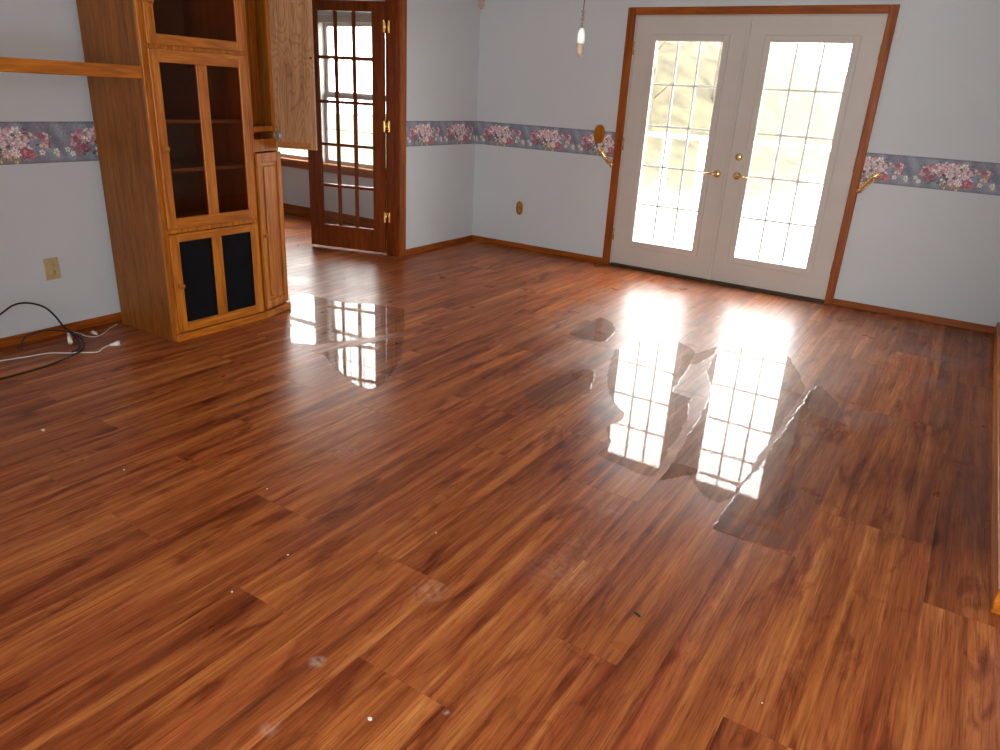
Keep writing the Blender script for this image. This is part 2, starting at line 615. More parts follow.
# ------------------------------------------------------------------ floor of laminate planks
w = MB()
w.box(-4.2, XF + 0.14, YB - 0.12, 0.14, -0.12, -0.009)
floor = tag(w.build('floor', M_SUB), 'red-brown wood laminate plank floor with wet patches', kind='structure')
BW, BL = 0.2867, 1.198
NAR = BW / 3
cells = []
for bi in range(-27, 12):
    x0 = 3.38 + bi * BW
    y_off = -4.555 if bi % 2 == 0 else -3.735
    for (sa, sb, sh) in ((x0, x0 + NAR, 0.0 if bi % 3 else 0.37), (x0 + NAR, x0 + BW, 0.0)):
        for k in range(-5, 6):
            ya = y_off + sh + k * BL
            xa, xb, y0, y1 = sa, sb, ya, ya + BL
            xa, xb = max(xa, -4.06), min(xb, XF)
            y0, y1 = max(y0, YB), min(y1, -0.002)
            if xb - xa < 0.02 or y1 - y0 < 0.02:
                continue
            if xb <= -0.06 and (y1 < -4.55 or y0 > YW):
                continue
            if xb <= -0.06:
                y1 = min(y1, YW)
            cells.append((xa, xb, y0, y1))


def visible_area(c):
    xa, xb, y0, y1 = c
    n = 0
    for i in range(4):
        for j in range(12):
            u, v, d = project((xa + (xb - xa) * (i + .5) / 4, y0 + (y1 - y0) * (j + .5) / 12, 0))
            if d > 0.2 and 0 <= u <= 1000 and 0 <= v <= 750:
                n += (xb - xa) * (y1 - y0) / d ** 3 * 1.4
    return n


cells = sorted(((visible_area(c), c) for c in cells), key=lambda t: -t[0])
shown = [c for a, c in cells if a > 0][:300]
rest = [c for a, c in cells[len(shown):]]


def plank_bm(wd, ln):
    bm = bmesh.new()
    g, bv = 0.0001, 0.0005
    X, Y = wd / 2 - g, ln / 2 - g
    lv = []
    for (dx, z) in ((0, -0.008), (0, -bv), (bv, 0)):
        lv.append([bm.verts.new((sx * (X - dx), sy * (Y - dx), z)) for sx, sy in ((-1, -1), (1, -1), (1, 1), (-1, 1))])
    for a, b_ in zip(lv, lv[1:]):
        for i in range(4):
            bm.faces.new((a[i], a[(i + 1) % 4], b_[(i + 1) % 4], b_[i]))
    bm.faces.new(lv[-1])
    return bm


PM = {}
for (xa, xb, y0, y1) in shown:
    key = (round(xb - xa, 4), round(y1 - y0, 4))
    if key not in PM:
        bm = plank_bm(*key)
        me = bpy.data.meshes.new('plank')
        bm.to_mesh(me)
        bm.free()
        me.materials.append(M_FLOOR)
        PM[key] = me
    o = bpy.data.objects.new('plank', PM[key])
    COL.objects.link(o)
    o.parent = floor
    o.location = ((xa + xb) / 2, (y0 + y1) / 2, 0)
w = MB()
for (xa, xb, y0, y1) in rest:
    w.merge(plank_bm(xb - xa, y1 - y0), Matrix.Translation(((xa + xb) / 2, (y0 + y1) / 2, 0)))
tag(w.build('planks_out_of_view', M_FLOOR, floor), kind='stuff')


# ------------------------------------------------------------------ wallpaper border (flat print, painted as face colours)
def border_image(res, seed=3, rep=0.525, h=0.209):
    rng = np.random.default_rng(seed)
    W_, H_ = int(rep / res), int(h / res)
    uu, vv = np.meshgrid((np.arange(W_) + .5) * res, (np.arange(H_) + .5) * res)
    def smooth(n, per):
        out = np.zeros_like(uu)
        for _ in range(n):
            fx, fy, ph = rng.integers(1, per), rng.uniform(5, 60), rng.uniform(0, 6.3)
            out += np.sin(2 * math.pi * fx * uu / rep + fy * vv + ph)
        return out / math.sqrt(n)
    im = np.empty((H_, W_, 3))
    a = np.clip(smooth(8, 7) * .28 + .5, 0, 1)[..., None]
    im[:] = (1 - a) * np.array((88, 95, 112)) + a * np.array((128, 133, 146))
    m2 = np.clip(smooth(6, 5) * .5 - .1, 0, 1)[..., None] * .6
    im[:] = im * (1 - m2) + m2 * np.array((112, 98, 112))
    edge = np.clip(1 - np.minimum(vv, h - vv) / 0.016, 0, 1)[..., None] * .75
    im[:] = im * (1 - edge) + edge * np.array((92, 80, 98))

    def disc(cx, cy, r, col, petals=0, ph=0.0, ay=1.0, shade=True):
        cx = rep / 2 + (cx - rep / 2) * 1.22
        cy = .103 + (cy - .103) * 1.12
        r = r * 1.18
        dx = (uu - cx + rep / 2) % rep - rep / 2
        dy = (vv - cy) / ay
        d = np.hypot(dx, dy)
        th = np.arctan2(dy, dx)
        rr = r * (1 + (0.16 * np.cos(petals * th + ph) if petals else 0))
        k = d < rr
        s = 1.0 - (0.22 * (d / r) ** 2 if shade else 0) + (0.10 * np.cos(petals * th + ph) if petals else 0)
        s = s + np.zeros_like(uu)
        im[k] = (np.array(col)[None, None, :] * s[..., None])[k]

    cx = rep / 2
    for _ in range(60):     # leaves
        a_ = rng.uniform(0, 2 * math.pi); q = rng.uniform(.2, 1)
        disc(cx + .155 * q * math.cos(a_), .105 + .07 * q * math.sin(a_), rng.uniform(.006, .013), [(70, 84, 66), (92, 98, 80), (64, 64, 62), (98, 70, 84)][rng.integers(4)], ay=.6)
    for _ in range(14):     # basket
        disc(cx + rng.uniform(-.06, .05), rng.uniform(.018, .06), rng.uniform(.008, .014), [(176, 150, 118), (150, 122, 98), (190, 168, 140)][rng.integers(3)])
    for k in range(9):
        disc(cx - .055 + k * .0125, .035, .003, (120, 98, 84), ay=7, shade=False)
    fl = []
    for _ in range(46):
        a_ = rng.uniform(0, 2 * math.pi); q = math.sqrt(rng.uniform(0, 1))
        fl.append((cx + .165 * q * math.cos(a_), .108 + .066 * q * math.sin(a_), rng.uniform(.010, .019)))
    for (x, y, r) in fl:
        out = abs(x - cx) / .165
        pal = [(158, 70, 96), (176, 92, 112), (196, 140, 150), (206, 150, 136), (204, 168, 172)] if out > .55 else [(206, 172, 178), (214, 196, 194), (196, 148, 158), (186, 110, 126), (214, 184, 180)]
        c = pal[rng.integers(len(pal))]
        disc(x, y, r, c, 5, rng.uniform(0, 6))
        disc(x, y, r * .35, tuple(v * .82 for v in c))
    for (x, y, r) in ((cx - .10, .135, .024), (cx - .055, .150, .026), (cx - .01, .140, .024), (cx + .035, .152, .022), (cx - .03, .108, .022), (cx + .06, .118, .024)):
        c = [(212, 180, 186), (206, 164, 174), (218, 202, 198)][rng.integers(3)]
        disc(x, y, r, c, 6, rng.uniform(0, 6)); disc(x + .002, y, r * .5, tuple(v * .9 for v in c), 5); disc(x, y, r * .22, tuple(v * .78 for v in c))
    for (x, y, r, c) in ((cx + .065, .058, .024, (172, 72, 94)), (cx + .09, .045, .016, (196, 96, 100)), (cx + .13, .06, .013, (206, 190, 178)), (cx + .19, .062, .014, (204, 192, 176)), (cx + .195, .045, .010, (196, 180, 160)), (cx - .19, .07, .012, (198, 184, 176)), (cx - .17, .05, .013, (206, 194, 184)), (cx - .14, .075, .015, (168, 84, 104)), (cx + .15, .10, .015, (198, 142, 124)), (cx + .14, .13, .013, (166, 80, 108)), (cx - .15, .12, .014, (164, 70, 100)), (cx - .13, .15, .013, (176, 92, 116))):
        disc(x, y, r, c, 5, rng.uniform(0, 6)); disc(x, y, r * .35, tuple(v * .8 for v in c))
    for _ in range(46):
        a_ = rng.uniform(0, 2 * math.pi); q = rng.uniform(.45, 1.15)
        c = [(196, 168, 166), (150, 78, 96), (206, 192, 184), (188, 132, 138), (96, 104, 84), (176, 104, 110)][rng.integers(6)]
        disc(cx + .165 * q * math.cos(a_), .10 + .062 * q * math.sin(a_), rng.uniform(.005, .010), c, 5, rng.uniform(0, 6))
    lum = im.mean(-1, keepdims=True)
    im[:] = lum + (im - lum) * .74
    im *= 1 + rng.normal(0, .07, im.shape[:2])[..., None]
    im = np.clip(im, 0, 255) / 255
    lin = np.where(im <= .04045, im / 12.92, ((im + .055) / 1.055) ** 2.4)
    return lin * np.array((1.72, 1.85, 1.9))          # print albedo


def border_mat():
    M, nt, b = mat('floral_border_print')
    a = N(nt, 'ShaderNodeAttribute', attribute_name='print')
    L(nt, a.outputs['Color'], b.inputs['Base Color'])
    b.inputs['Roughness'].default_value = 0.55
    return M


M_BORDER = border_mat()
RES = 0.0040
BIMG = border_image(RES)
BZ0 = 0.9335


def border(p0, p1, normal, phase, parent):
    """thin printed paper strip from p0 to p1 (xy), bouquet centres at phase + k*0.525 from p0"""
    p0, p1 = np.array(p0, float), np.array(p1, float)
    ln = np.linalg.norm(p1 - p0)
    d = (p1 - p0) / ln
    n_ = max(1, int(round(ln / RES)))
    hh, ww = BIMG.shape[:2]
    us = np.linspace(0, ln, n_ + 1)
    zs = BZ0 + np.arange(hh + 1) * RES
    nn = np.array(normal) * 0.0012
    V = np.empty((hh + 1, n_ + 1, 3))
    V[..., 0] = (p0[0] + d[0] * us + nn[0])[None, :]
    V[..., 1] = (p0[1] + d[1] * us + nn[1])[None, :]
    V[..., 2] = zs[:, None]
    idx = np.arange((hh + 1) * (n_ + 1)).reshape(hh + 1, n_ + 1)
    F = np.stack([idx[:-1, :-1], idx[:-1, 1:], idx[1:, 1:], idx[1:, :-1]], -1).reshape(-1, 4)
    me = bpy.data.meshes.new('wallpaper_border')
    me.vertices.add(V.size // 3)
    me.vertices.foreach_set('co', V.ravel())
    me.loops.add(F.size)
    me.loops.foreach_set('vertex_index', F.ravel().astype(np.int32))
    me.polygons.add(len(F))
    me.polygons.foreach_set('loop_start', np.arange(0, F.size, 4, dtype=np.int32))
    me.update(calc_edges=True)
    uc = ((us[:-1] + ln / n_ / 2 - phase + 0.2625) % 0.525) / 0.525
    ci = np.minimum((uc * ww).astype(int), ww - 1)
    C_ = BIMG[:, ci, :].reshape(-1, 3)
    at = me.attributes.new('print', 'FLOAT_COLOR', 'FACE')
    at.data.foreach_set('color', np.concatenate([C_, np.ones((len(C_), 1))], 1).ravel().astype(np.float32))
    me.materials.append(M_BORDER)
    o = bpy.data.objects.new('wallpaper_border', me)
    COL.objects.link(o)
    o.parent = parent
    o['label'] = 'floral wallpaper border strip with pink and white bouquets on blue'
    return o


border((0, 0), (1.46, 0), (0, -1, 0), 0.30, wall_back)
border((3.44, 0), (XR, 0), (0, -1, 0), 0.055, wall_back)
border((0, -1.055), (0, 0), (1, 0, 0), 0.27, wall_left)
border((0, -6.2), (0, -2.75), (1, 0, 0), 0.46, wall_left)
border((XR, 0), (XR, YR), (-1, 0, 0), 0.2, wall_right)

# ------------------------------------------------------------------ baseboards
HB = 0.051


def baseboard(name, x0, x1, y0, y1, m_, label, h=HB):
    w = MB()
    w.box(x0, x1, y0, y1, 0, h, 0.003)
    return tag(w.build(name, m_), label, kind='structure')


baseboard('baseboard_left', 0, 0.013, -1.055, 0, M_TRIMY, 'brown oak baseboard between doorway and corner')
baseboard('baseboard_left', 0, 0.013, YB, -2.75, M_TRIMY, 'brown oak baseboard behind the cabinet and cords')
baseboard('baseboard_back', 0, 1.46, -0.013, 0, M_TRIMX, 'brown oak baseboard left of the double doors')
baseboard('baseboard_back', 3.44, XR, -0.013, 0, M_TRIMX, 'brown oak baseboard right of the double doors')
baseboard('baseboard_right', 4.513, XR, YR - .004, -.014, M_OAKY, 'pale oak baseboard at the right edge', 0.088)
baseboard('baseboard_far', -4.06, -0.12, YW - 0.013, YW, M_TRIMX, 'brown baseboard under the next room window', 0.105)

# ------------------------------------------------------------------ exterior double doors
trim = empty('trim_1', (2.45, 0, 0), 'brown oak casing around the white double doors', kind='structure')
MB().box(1.461, 1.530, -0.020, 0, 0, 2.1, 0.004).build('casing_side', M_TRIMZ, trim)
MB().box(3.380, 3.440, -0.020, 0, 0, 2.1, 0.004).build('casing_side', M_TRIMZ, trim)
MB().box(1.530, 3.380, -0.020, 0, 2.045, 2.1, 0.004).build('casing_head', M_TRIMX, trim)
MB().box(1.53, 1.543, 0, 0.14, 0, 2.05).box(3.377, 3.39, 0, 0.14, 0, 2.05).box(1.543, 3.377, 0, 0.14, 2.038, 2.05).build('jamb', M_DOORW, trim)
MB().box(1.53, 3.38, -0.026, 0.16, 0.0, 0.018, 0.004).box(1.545, 3.375, 0.0, 0.06, 0.016, 0.024).build('threshold', M_BRONZE, trim)


def ext_door(name, x0, x1, gx0, gx1, label, knob_x, lever_dir, hinge_x, deadbolt):
    root = empty(name, ((x0 + x1) / 2, 0.03, 0.025), label, kind='structure')
    gz0, gz1 = 0.232, 1.870
    f0, f1 = 0.004, 0.048
    MB().box(x0, gx0, f0, f1, 0.025, 2.036).box(gx1, x1, f0, f1, 0.025, 2.036).box(gx0, gx1, f0, f1, 0.025, gz0).box(gx0, gx1, f0, f1, gz1, 2.036).build('door_slab', M_DOORW, root)
    fr = MB()
    e, s = 0.036, 0.014
    fr.box(gx0 - e, gx0 + s, -0.008, f0, gz0 - e, gz1 + e, .003).box(gx1 - s, gx1 + e, -0.008, f0, gz0 - e, gz1 + e, .003)
    fr.box(gx0 + s, gx1 - s, -0.008, f0, gz0 - e, gz0 + s, .003).box(gx0 + s, gx1 - s, -0.008, f0, gz1 - s, gz1 + e, .003)
    fr.build('lite_frame', M_DOORW, root)
    a0, a1, b0, b1 = gx0 + s, gx1 - s, gz0 + s, gz1 - s
    cw, ch = (a1 - a0) / 3, (b1 - b0) / 5
    for i in (1, 2):
        MB().box(a0 + i * cw - .008, a0 + i * cw + .008, 0.010, 0.030, b0, b1, .003).build('muntin', M_GRID, root)
    for j in range(1, 5):
        MB().box(a0, a1, 0.012, 0.028, b0 + j * ch - .008, b0 + j * ch + .008, .003).build('muntin', M_GRID, root)
    for i in range(3):
        for j in range(5):
            MB().box(a0 + i * cw, a0 + (i + 1) * cw, 0.031, 0.035, b0 + j * ch, b0 + (j + 1) * ch).build('pane', M_GLASS, root)
    hd = MB().lathe([(0, .016), (.014, .015), (.024, .011), (.031, .004), (.032, 0)], 20, face_M((knob_x, f0, 0.885), (0, -1, 0))).build('handle', M_BRASS, root)
    hd['label'] = 'polished brass lever handle'
    k = lever_dir
    MB().tube(spline([(knob_x, f0 - .008, .885), (knob_x, f0 - .045, .885), (knob_x + k * .015, f0 - .058, .886), (knob_x + k * .05, f0 - .058, .889), (knob_x + k * .085, f0 - .055, .882), (knob_x + k * .112, f0 - .050, .876)], 5), [.010] * 8 + [.0085] * 10 + [.0065] * 8, 10).build('lever', M_BRASS, hd)
    if deadbolt:
        db = MB().lathe([(0, .018), (.020, .016), (.027, .010), (.030, 0)], 20, face_M((2.531, f0, 1.03), (0, -1, 0))).build('deadbolt', M_BRASS, root)
        MB().box(2.527, 2.535, f0 - .034, f0 - .015, 1.013, 1.047, .002).build('thumb_turn', M_BRASS, db)
        MB().box(2.4560, 2.4585, 0.001, 0.03, .84, .93).build('strike_plate', M_BRONZE, root)
    for z in (0.28, 1.05, 1.80):
        MB().lathe([(0, -.05), (.0065, -.05), (.0065, .05), (0, .05)], 10, Matrix.Translation((hinge_x, -0.004, z))).build('hinge', M_BRASS, root)
    return root


d1 = ext_door('door_1', 1.545, 2.4525, 1.713, 2.282, 'left white glazed door of the exterior pair, lever without deadbolt', 2.378, -1, 1.540, False)
MB().box(2.440, 2.466, -0.012, 0.004, 0.025, 2.036, .003).build('astragal', M_DOORW, d1)
d2 = ext_door('door_2', 2.4555, 3.375, 2.616, 3.206, 'right white glazed door of the exterior pair, with brass deadbolt', 2.539, 1, 3.380, True)

# ------------------------------------------------------------------ doorway casing and interior glazed door
trim2 = empty('trim_2', (0, -1.13, 0), 'brown stained casing of the doorway beside the cabinet', kind='structure')
MB().box(0, 0.018, -1.135, -1.056, 0, 2.13, .004).build('casing_side', M_TRIMZ, trim2)
MB().box(0, 0.018, -2.74, -2.655, 0, 2.13, .004).build('casing_side', M_TRIMZ, trim2)
MB().box(0, 0.018, -2.655, -1.135, 2.05, 2.13, .004).build('casing_head', M_TRIMY, trim2)
MB().box(-0.13, 0.004, -1.150, -1.130, 0, 2.06).box(-0.075, -0.035, -1.160, -1.150, 0, 2.05).build('jamb', M_CHERRY, trim2)
MB().box(-0.13, 0.004, -2.660, -2.640, 0, 2.06).build('jamb', M_CHERRY, trim2)
MB().box(-0.13, 0.004, -2.640, -1.150, 2.04, 2.06).build('jamb_head', M_CHERRY, trim2)

DH = Vector((-0.122, -1.182, 0))
DA = math.radians(-164.44)
DM = Matrix.Translation(DH) @ Matrix.Rotation(DA, 4, 'Z')      # local x along the door, local +y towards the room
door3 = empty('door_3', DH, 'dark brown fifteen-lite interior door standing open beyond the doorway', kind='structure')
DW = 0.738
s0, s1, z0, z1 = 0.107, 0.609, 0.216, 1.953
T0, T1 = -0.034, 0.0


def dbox(s_a, s_b, za, zb, ta=T0, tb=T1, bev=.002):
    b_ = MB()
    b_.box(s_a, s_b, ta, tb, za, zb, bev, DM)
    return b_


# local +y of DM points: check so that the visible face lies on the room side
if (DM.to_3x3() @ Vector((0, 1, 0))).y > 0:
    T0, T1 = 0.0, 0.034
dbox(0, s0, .02, 2.03).build('stile', M_CHERRY, door3)
dbox(s1, DW, .02, 2.03).build('stile', M_CHERRY, door3)
dbox(s0, s1, .02, z0).build('rail', M_CHERRY, door3)
dbox(s0, s1, z1, 2.03).build('rail', M_CHERRY, door3)
dcw, dch = (s1 - s0) / 3, (z1 - z0) / 5
Tm = (T0 + T1) / 2
for i in (1, 2):
    dbox(s0 + i * dcw - .0125, s0 + i * dcw + .0125, z0, z1, Tm - .014, Tm + .014).build('muntin', M_CHERRY, door3)
for j in range(1, 5):
    dbox(s0, s1, z0 + j * dch - .0125, z0 + j * dch + .0125, Tm - .013, Tm + .013).build('muntin', M_CHERRY, door3)
for i in range(3):
    for j in range(5):
        dbox(s0 + i * dcw, s0 + (i + 1) * dcw, z0 + j * dch, z0 + (j + 1) * dch, Tm - .002, Tm + .002, 0).build('pane', M_GLASS, door3)
for px_y in (26.5, 126.5, 217.5):
    zz = float(on(386, px_y, 0, -0.115)[2])
    hg = MB()
    hg.lathe([(0, -.050), (.0075, -.050), (.0075, .050), (0, .050)], 12, Matrix.Translation((-0.118, -1.168, zz)))
    hg.box(-.117, -.080, -1.1530, -1.1500, zz - .045, zz + .045)
    hg.box(-.128, -.117, -1.185, -1.168, zz - .045, zz + .045)
    hg.build('hinge', M_BRASS, door3)

# next room window
win = empty('window_1', (-1.78, YW, 0.6), 'bright twin window of the next room seen through the glazed door', kind='structure')
MB().box(-2.78, -0.77, YW - .018, YW, 1.96, 2.03, .003).build('casing_head', M_DOORW, win)
MB().box(-2.78, -2.70, YW - .018, YW, .60, 1.96, .003).build('casing_side', M_DOORW, win)
MB().box(-0.85, -0.77, YW - .018, YW, .60, 1.96, .003).build('casing_side', M_DOORW, win)
MB().box(-1.86, -1.755, YW - .012, YW + .10, .60, 1.97, .003).build('mullion', M_DOORW, win)
MB().box(-2.80, -0.75, YW - .050, YW + .10, .580, .605, .004).build('window_sill', M_OAKX, win)
MB().box(-2.78, -0.77, YW - .016, YW, .515, .580, .003).build('apron', M_TRIMX, win)
for (xa, xb) in ((-2.71, -1.86), (-1.755, -0.84)):
    for (za, zb, yy) in ((.605, 1.300, YW + .055), (1.285, 1.97, YW + .085)):
        f = MB()
        t = .038
        f.box(xa, xa + t, yy - .012, yy + .012, za, zb).box(xb - t, xb, yy - .012, yy + .012, za, zb)
        f.box(xa + t, xb - t, yy - .012, yy + .012, za, za + t).box(xa + t, xb - t, yy - .012, yy + .012, zb - t, zb)
        sh = f.build('sash', M_DOORW, win)
        MB().box(xa + t, xb - t, yy - .002, yy + .002, za + t, zb - t).build('pane', M_GLASS, sh)
        for i in (1, 2, 3):
            xx = xa + t + (xb - xa - 2 * t) * i / 4
            MB().box(xx - .004, xx + .004, yy - .004, yy + .004, za + t, zb - t).build('muntin', M_WHITE, sh)
        zz = (za + zb) / 2
        MB().box(xa + t, xb - t, yy - .0045, yy + .0045, zz - .004, zz + .004).build('muntin', M_WHITE, sh)

# window added behind the viewer, out of view, to light the foreground
win = empty('fill_window', (4.6, YB, .2), 'tall unseen window added behind the viewer as fill light', kind='structure')
for (xa, xb) in ((3.4, 4.6), (4.6, 5.8)):
    f = MB()
    t = .05
    f.box(xa, xa + t, YB - .09, YB - .05, .2, 2.2).box(xb - t, xb, YB - .09, YB - .05, .2, 2.2).box(xa + t, xb - t, YB - .09, YB - .05, .2, .25).box(xa + t, xb - t, YB - .09, YB - .05, 2.15, 2.2)
    sh = f.build('sash', M_DOORW, win)
    MB().box(xa + t, xb - t, YB - .072, YB - .068, .25, 2.15).build('pane', M_GLASS, sh)

# ------------------------------------------------------------------ oak entertainment cabinet
cab = empty('entertainment_cabinet', (0.33, -3.43, 0), 'tall honey oak entertainment cabinet with smoked glass doors and angled end', 'cabinet')
CT = 2.06
YL, YRc = -3.747, -3.115
XB, XFc = 0.065, 0.578
MB().box(XB, XFc - .018, YL, YL + .019, 0, CT, .002).build('side_panel', M_OAKSIDE, cab)
MB().box(XB, XFc - .018, YRc - .019, YRc, 0, CT, .002).build('partition_panel', M_OAKSIDE, cab)
MB().box(XB, XB + .008, YL + .019, YRc - .019, 0, CT).build('back_panel', M_INSIDE, cab)
MB().box(XB, XFc, YL - .01, YRc, CT, CT + .02, .003).build('top_panel', M_OAKY, cab)
MB().box(XB + .008, XFc - .02, YL + .019, YRc - .019, .04, .058).build('bottom_panel', M_INSIDE, cab)
for z in (.612, .925, 1.175, 1.530):
    MB().box(XB + .008, XFc - .045, YL + .019, YRc - .019, z - .009, z + .009).build('shelf', M_INSIDE, cab)
ff = MB()
ff.box(XFc - .018, XFc, YL, YL + .040, 0, CT, .003).box(XFc - .018, XFc, YRc - .038, YRc, 0, CT, .003)
for z in (.045, .602, 1.515, 2.02):
    ff.box(XFc - .018, XFc, YL + .040, YRc - .038, z, z + .035)
ff.build('face_frame', M_OAKZ, cab)
DY0, DY1 = -3.720, -3.130


def cab_door(name, za, zb, ga, gb, split, panel_mat, panel_name, knob_z, label=None):
    x0_, x1_ = XFc + .001, XFc + .020
    ya, yb = -3.666, -3.186
    dr = bpy.data.objects.new(name, None)
    COL.objects.link(dr)
    dr.parent = cab
    dr.empty_display_size = .05
    ROOT[dr.name] = base_of(cab)
    MB().box(x0_, x1_, DY0, ya, za, zb, .004).build('stile', M_OAKZ, dr)
    MB().box(x0_, x1_, yb, DY1, za, zb, .004).build('stile', M_OAKZ, dr)
    MB().box(x0_, x1_ - .0005, ya, yb, za, ga, .003).build('rail', M_OAKY, dr)
    MB().box(x0_, x1_ - .0005, ya, yb, gb, zb, .003).build('rail', M_OAKY, dr)
    spans = [(ya, yb)]
    if split:
        MB().box(x0_, x1_ - .0005, -3.458, -3.394, ga, gb, .003).build('mullion', M_OAKZ, dr)
        spans = [(ya, -3.458), (-3.394, yb)]
    for (p, q) in spans:
        MB().box(x0_ + .006, x0_ + .010, p, q, ga, gb).build(panel_name, panel_mat, dr)
    MB().lathe([(0, .030), (.010, .0295), (.017, .024), (.018, .018), (.012, .010), (.008, .004), (.010, 0)], 14, face_M((x1_, -3.692, knob_z), (1, 0, 0))).build('knob', M_OAKX, dr)
    return dr


cab_door('upper_door', 1.540, 2.03, 1.590, 1.985, False, M_SMOKE, 'glass_pane', 1.735)
cab_door('middle_door', .628, 1.522, .685, 1.459, True, M_SMOKE, 'glass_pane', 1.045)
cab_door('lower_door', .048, .600, .100, .556, True, M_BLACKCLOTH, 'speaker_cloth', .318)
# angled end unit
A = Vector((XFc, YRc, 0))
Bp = Vector((0.505, -2.865, 0))
ad = (Bp - A).normalized()
an = Vector((-ad.y, ad.x, 0))
if an.x < 0:
    an = -an
LA = (Bp - A).length
AM = Matrix.Identity(4)
for i in range(3):
    AM[i][0], AM[i][1], AM[i][2], AM[i][3] = an[i], ad[i], (0, 0, 1)[i], A[i]
# local: x outwards, y along the face, z up


def abox(x0_, x1_, y0_, y1_, z0_, z1_, bev=0.0):
    b_ = MB()
    b_.box(x0_, x1_, y0_, y1_, z0_, z1_, bev, AM)
    return b_


MB().prism([(XB, YRc), (XFc - .02, YRc), (Bp.x - .02, Bp.y), (XB, Bp.y)], .03, .048).build('bottom_panel', M_INSIDE, cab)
MB().prism([(XB, YRc), (XFc - .02, YRc), (Bp.x - .02, Bp.y), (XB, Bp.y)], 1.020, 1.038).build('shelf', M_OAKY, cab)
MB().prism([(.393, YRc), (XFc - .05, YRc), (Bp.x - .05, Bp.y - .019), (.393, Bp.y - .019)], 1.125, 1.143).build('shelf', M_OAKY, cab)
MB().prism([(XB, YRc), (XFc, YRc), (Bp.x, Bp.y), (XB, Bp.y)], CT, CT + .02).build('top_panel', M_OAKY, cab)
MB().box(XB, Bp.x - .012, Bp.y - .019, Bp.y, 0, CT, .002).build('side_panel', M_OAKSIDE, cab)
MB().box(XB, XB + .008, YRc, Bp.y - .019, 0, 1.02).build('back_panel', M_OAKSIDE, cab)
MB().box(.385, .393, YRc, Bp.y - .019, 1.038, CT).build('back_panel', M_OAKZ, cab)
fa = MB()
fa.box(-.018, 0, 0.0, .018, 0, CT, .002, AM).box(-.018, 0, LA - .028, LA, 0, CT, .002, AM)
fa.box(-.018, 0, .018, LA - .028, 1.005, 1.075, .002, AM).box(-.018, 0, .018, LA - .028, 1.118, 1.148, .002, AM).box(-.018, 0, .018, LA - .028, .045, .075, .002, AM)
fa.build('face_frame', M_OAKZ, cab)
ld = abox(.001, .019, .008, .052, .052, 1.000, .003)
ld.box(.001, .019, LA - .050, LA - .006, .052, 1.000, .003, AM)
ld.box(.001, .019, .052, LA - .050, .052, .105, .003, AM).box(.001, .019, .052, LA - .050, .945, 1.000, .003, AM)
ldo = ld.build('angled_door', M_OAKZ, cab)
pm = abox(.004, .010, .052, LA - .050, .105, .945)
pm.box(.010, .017, .068, LA - .066, .125, .925, .006, AM)
pm.build('raised_panel', M_OAKZ, ldo)
MB().lathe([(0, .030), (.010, .0295), (.017, .024), (.018, .018), (.012, .010), (.008, .004), (.010, 0)], 14, AM @ Matrix.Translation((.019, .032, .515)) @ Matrix.Rotation(H, 4, 'Y')).build('knob', M_OAKX, ldo)
# the upper angled door standing open, inner face to the viewer
OH = Vector((0.520, -2.888, 0))
OM4 = Matrix.Translation(OH) @ Matrix.Rotation(math.radians(20), 4, 'Z')
od = MB()
OW = 0.262
od.box(0, .016, -.002, .017, 1.022, 2.03, .002, OM4).box(OW - .034, OW, -.002, .017, 1.022, 2.03, .002, OM4)
odo = od.build('open_door', M_OAKDOOR, cab)
odo['label'] = 'narrow upper door swung wide open, pale oak inner face'
MB().box(.016, OW - .034, .000, .013, 1.062, 1.990, .001, OM4).build('door_panel', M_OAKDOOR, odo)
MB().box(.016, OW - .034, -.002, .017, 1.022, 1.062, .002, OM4).build('rail', oak('oak_rail_inner', s2l((140, 84, 46)), s2l((176, 116, 68)), s2l((190, 130, 84)), 0), odo)
MB().box(.016, OW - .034, -.002, .017, 1.990, 2.03, .002, OM4).build('rail', M_OAKX, odo)
MB().lathe([(0, .004), (.006, .003), (.006, 0)], 10, OM4 @ Matrix.Translation((OW - .012, -.002, 1.535)) @ Matrix.Rotation(H, 4, 'X')).build('door_catch', M_DARK, odo)
for z in (1.095, 1.93):
    h_ = MB()
    h_.box(.002, .040, -.006, -.002, z - .022, z + .022, .001, OM4).box(.010, .030, -.016, -.006, z - .008, z + .008, .001, OM4)
    h_.lathe([(0, -.02), (.005, -.02), (.005, .02), (0, .02)], 8, OM4 @ Matrix.Translation((-.006, -.008, z)))
    h_.build('hinge', M_STEEL, odo)
bmld = MB()
bmld.box(XFc, XFc + .030, YL, YRc + .006, 0, .043, .005)
bmld.build('base_moulding', M_OAKY, cab)
abox(0, .030, -.004, LA + .004, 0, .043, .005).build('base_moulding', M_OAKY, cab)
MB().box(XFc - .030, XFc - .006, -6.0, YL - .0005, 1.378, 1.437, .004).build('bridge_rail', M_OAKY, cab)['label'] = 'long oak rail running left from the cabinet side'


# ------------------------------------------------------------------ outlets, plates and small wall things
def oval_plate(b_, loc, normal, rw, rh, t):
    bm = bmesh.new()
    rings = []
    for (k, zz) in ((1, 0), (1, t * .4), (.93, t * .8), (.8, t)):
        rings.append([bm.verts.new((rw * k * math.copysign(abs(math.cos(a)) ** .75, math.cos(a)), rh * k * math.copysign(abs(math.sin(a)) ** .9, math.sin(a)), zz)) for a in [2 * math.pi * i / 28 for i in range(28)]])
    for a, c in zip(rings, rings[1:]):
        for i in range(28):
            bm.faces.new((a[i], a[(i + 1) % 28], c[(i + 1) % 28], c[i]))
    bm.faces.new(rings[-1])
    b_.merge(bm, face_M(loc, normal))
    return b_


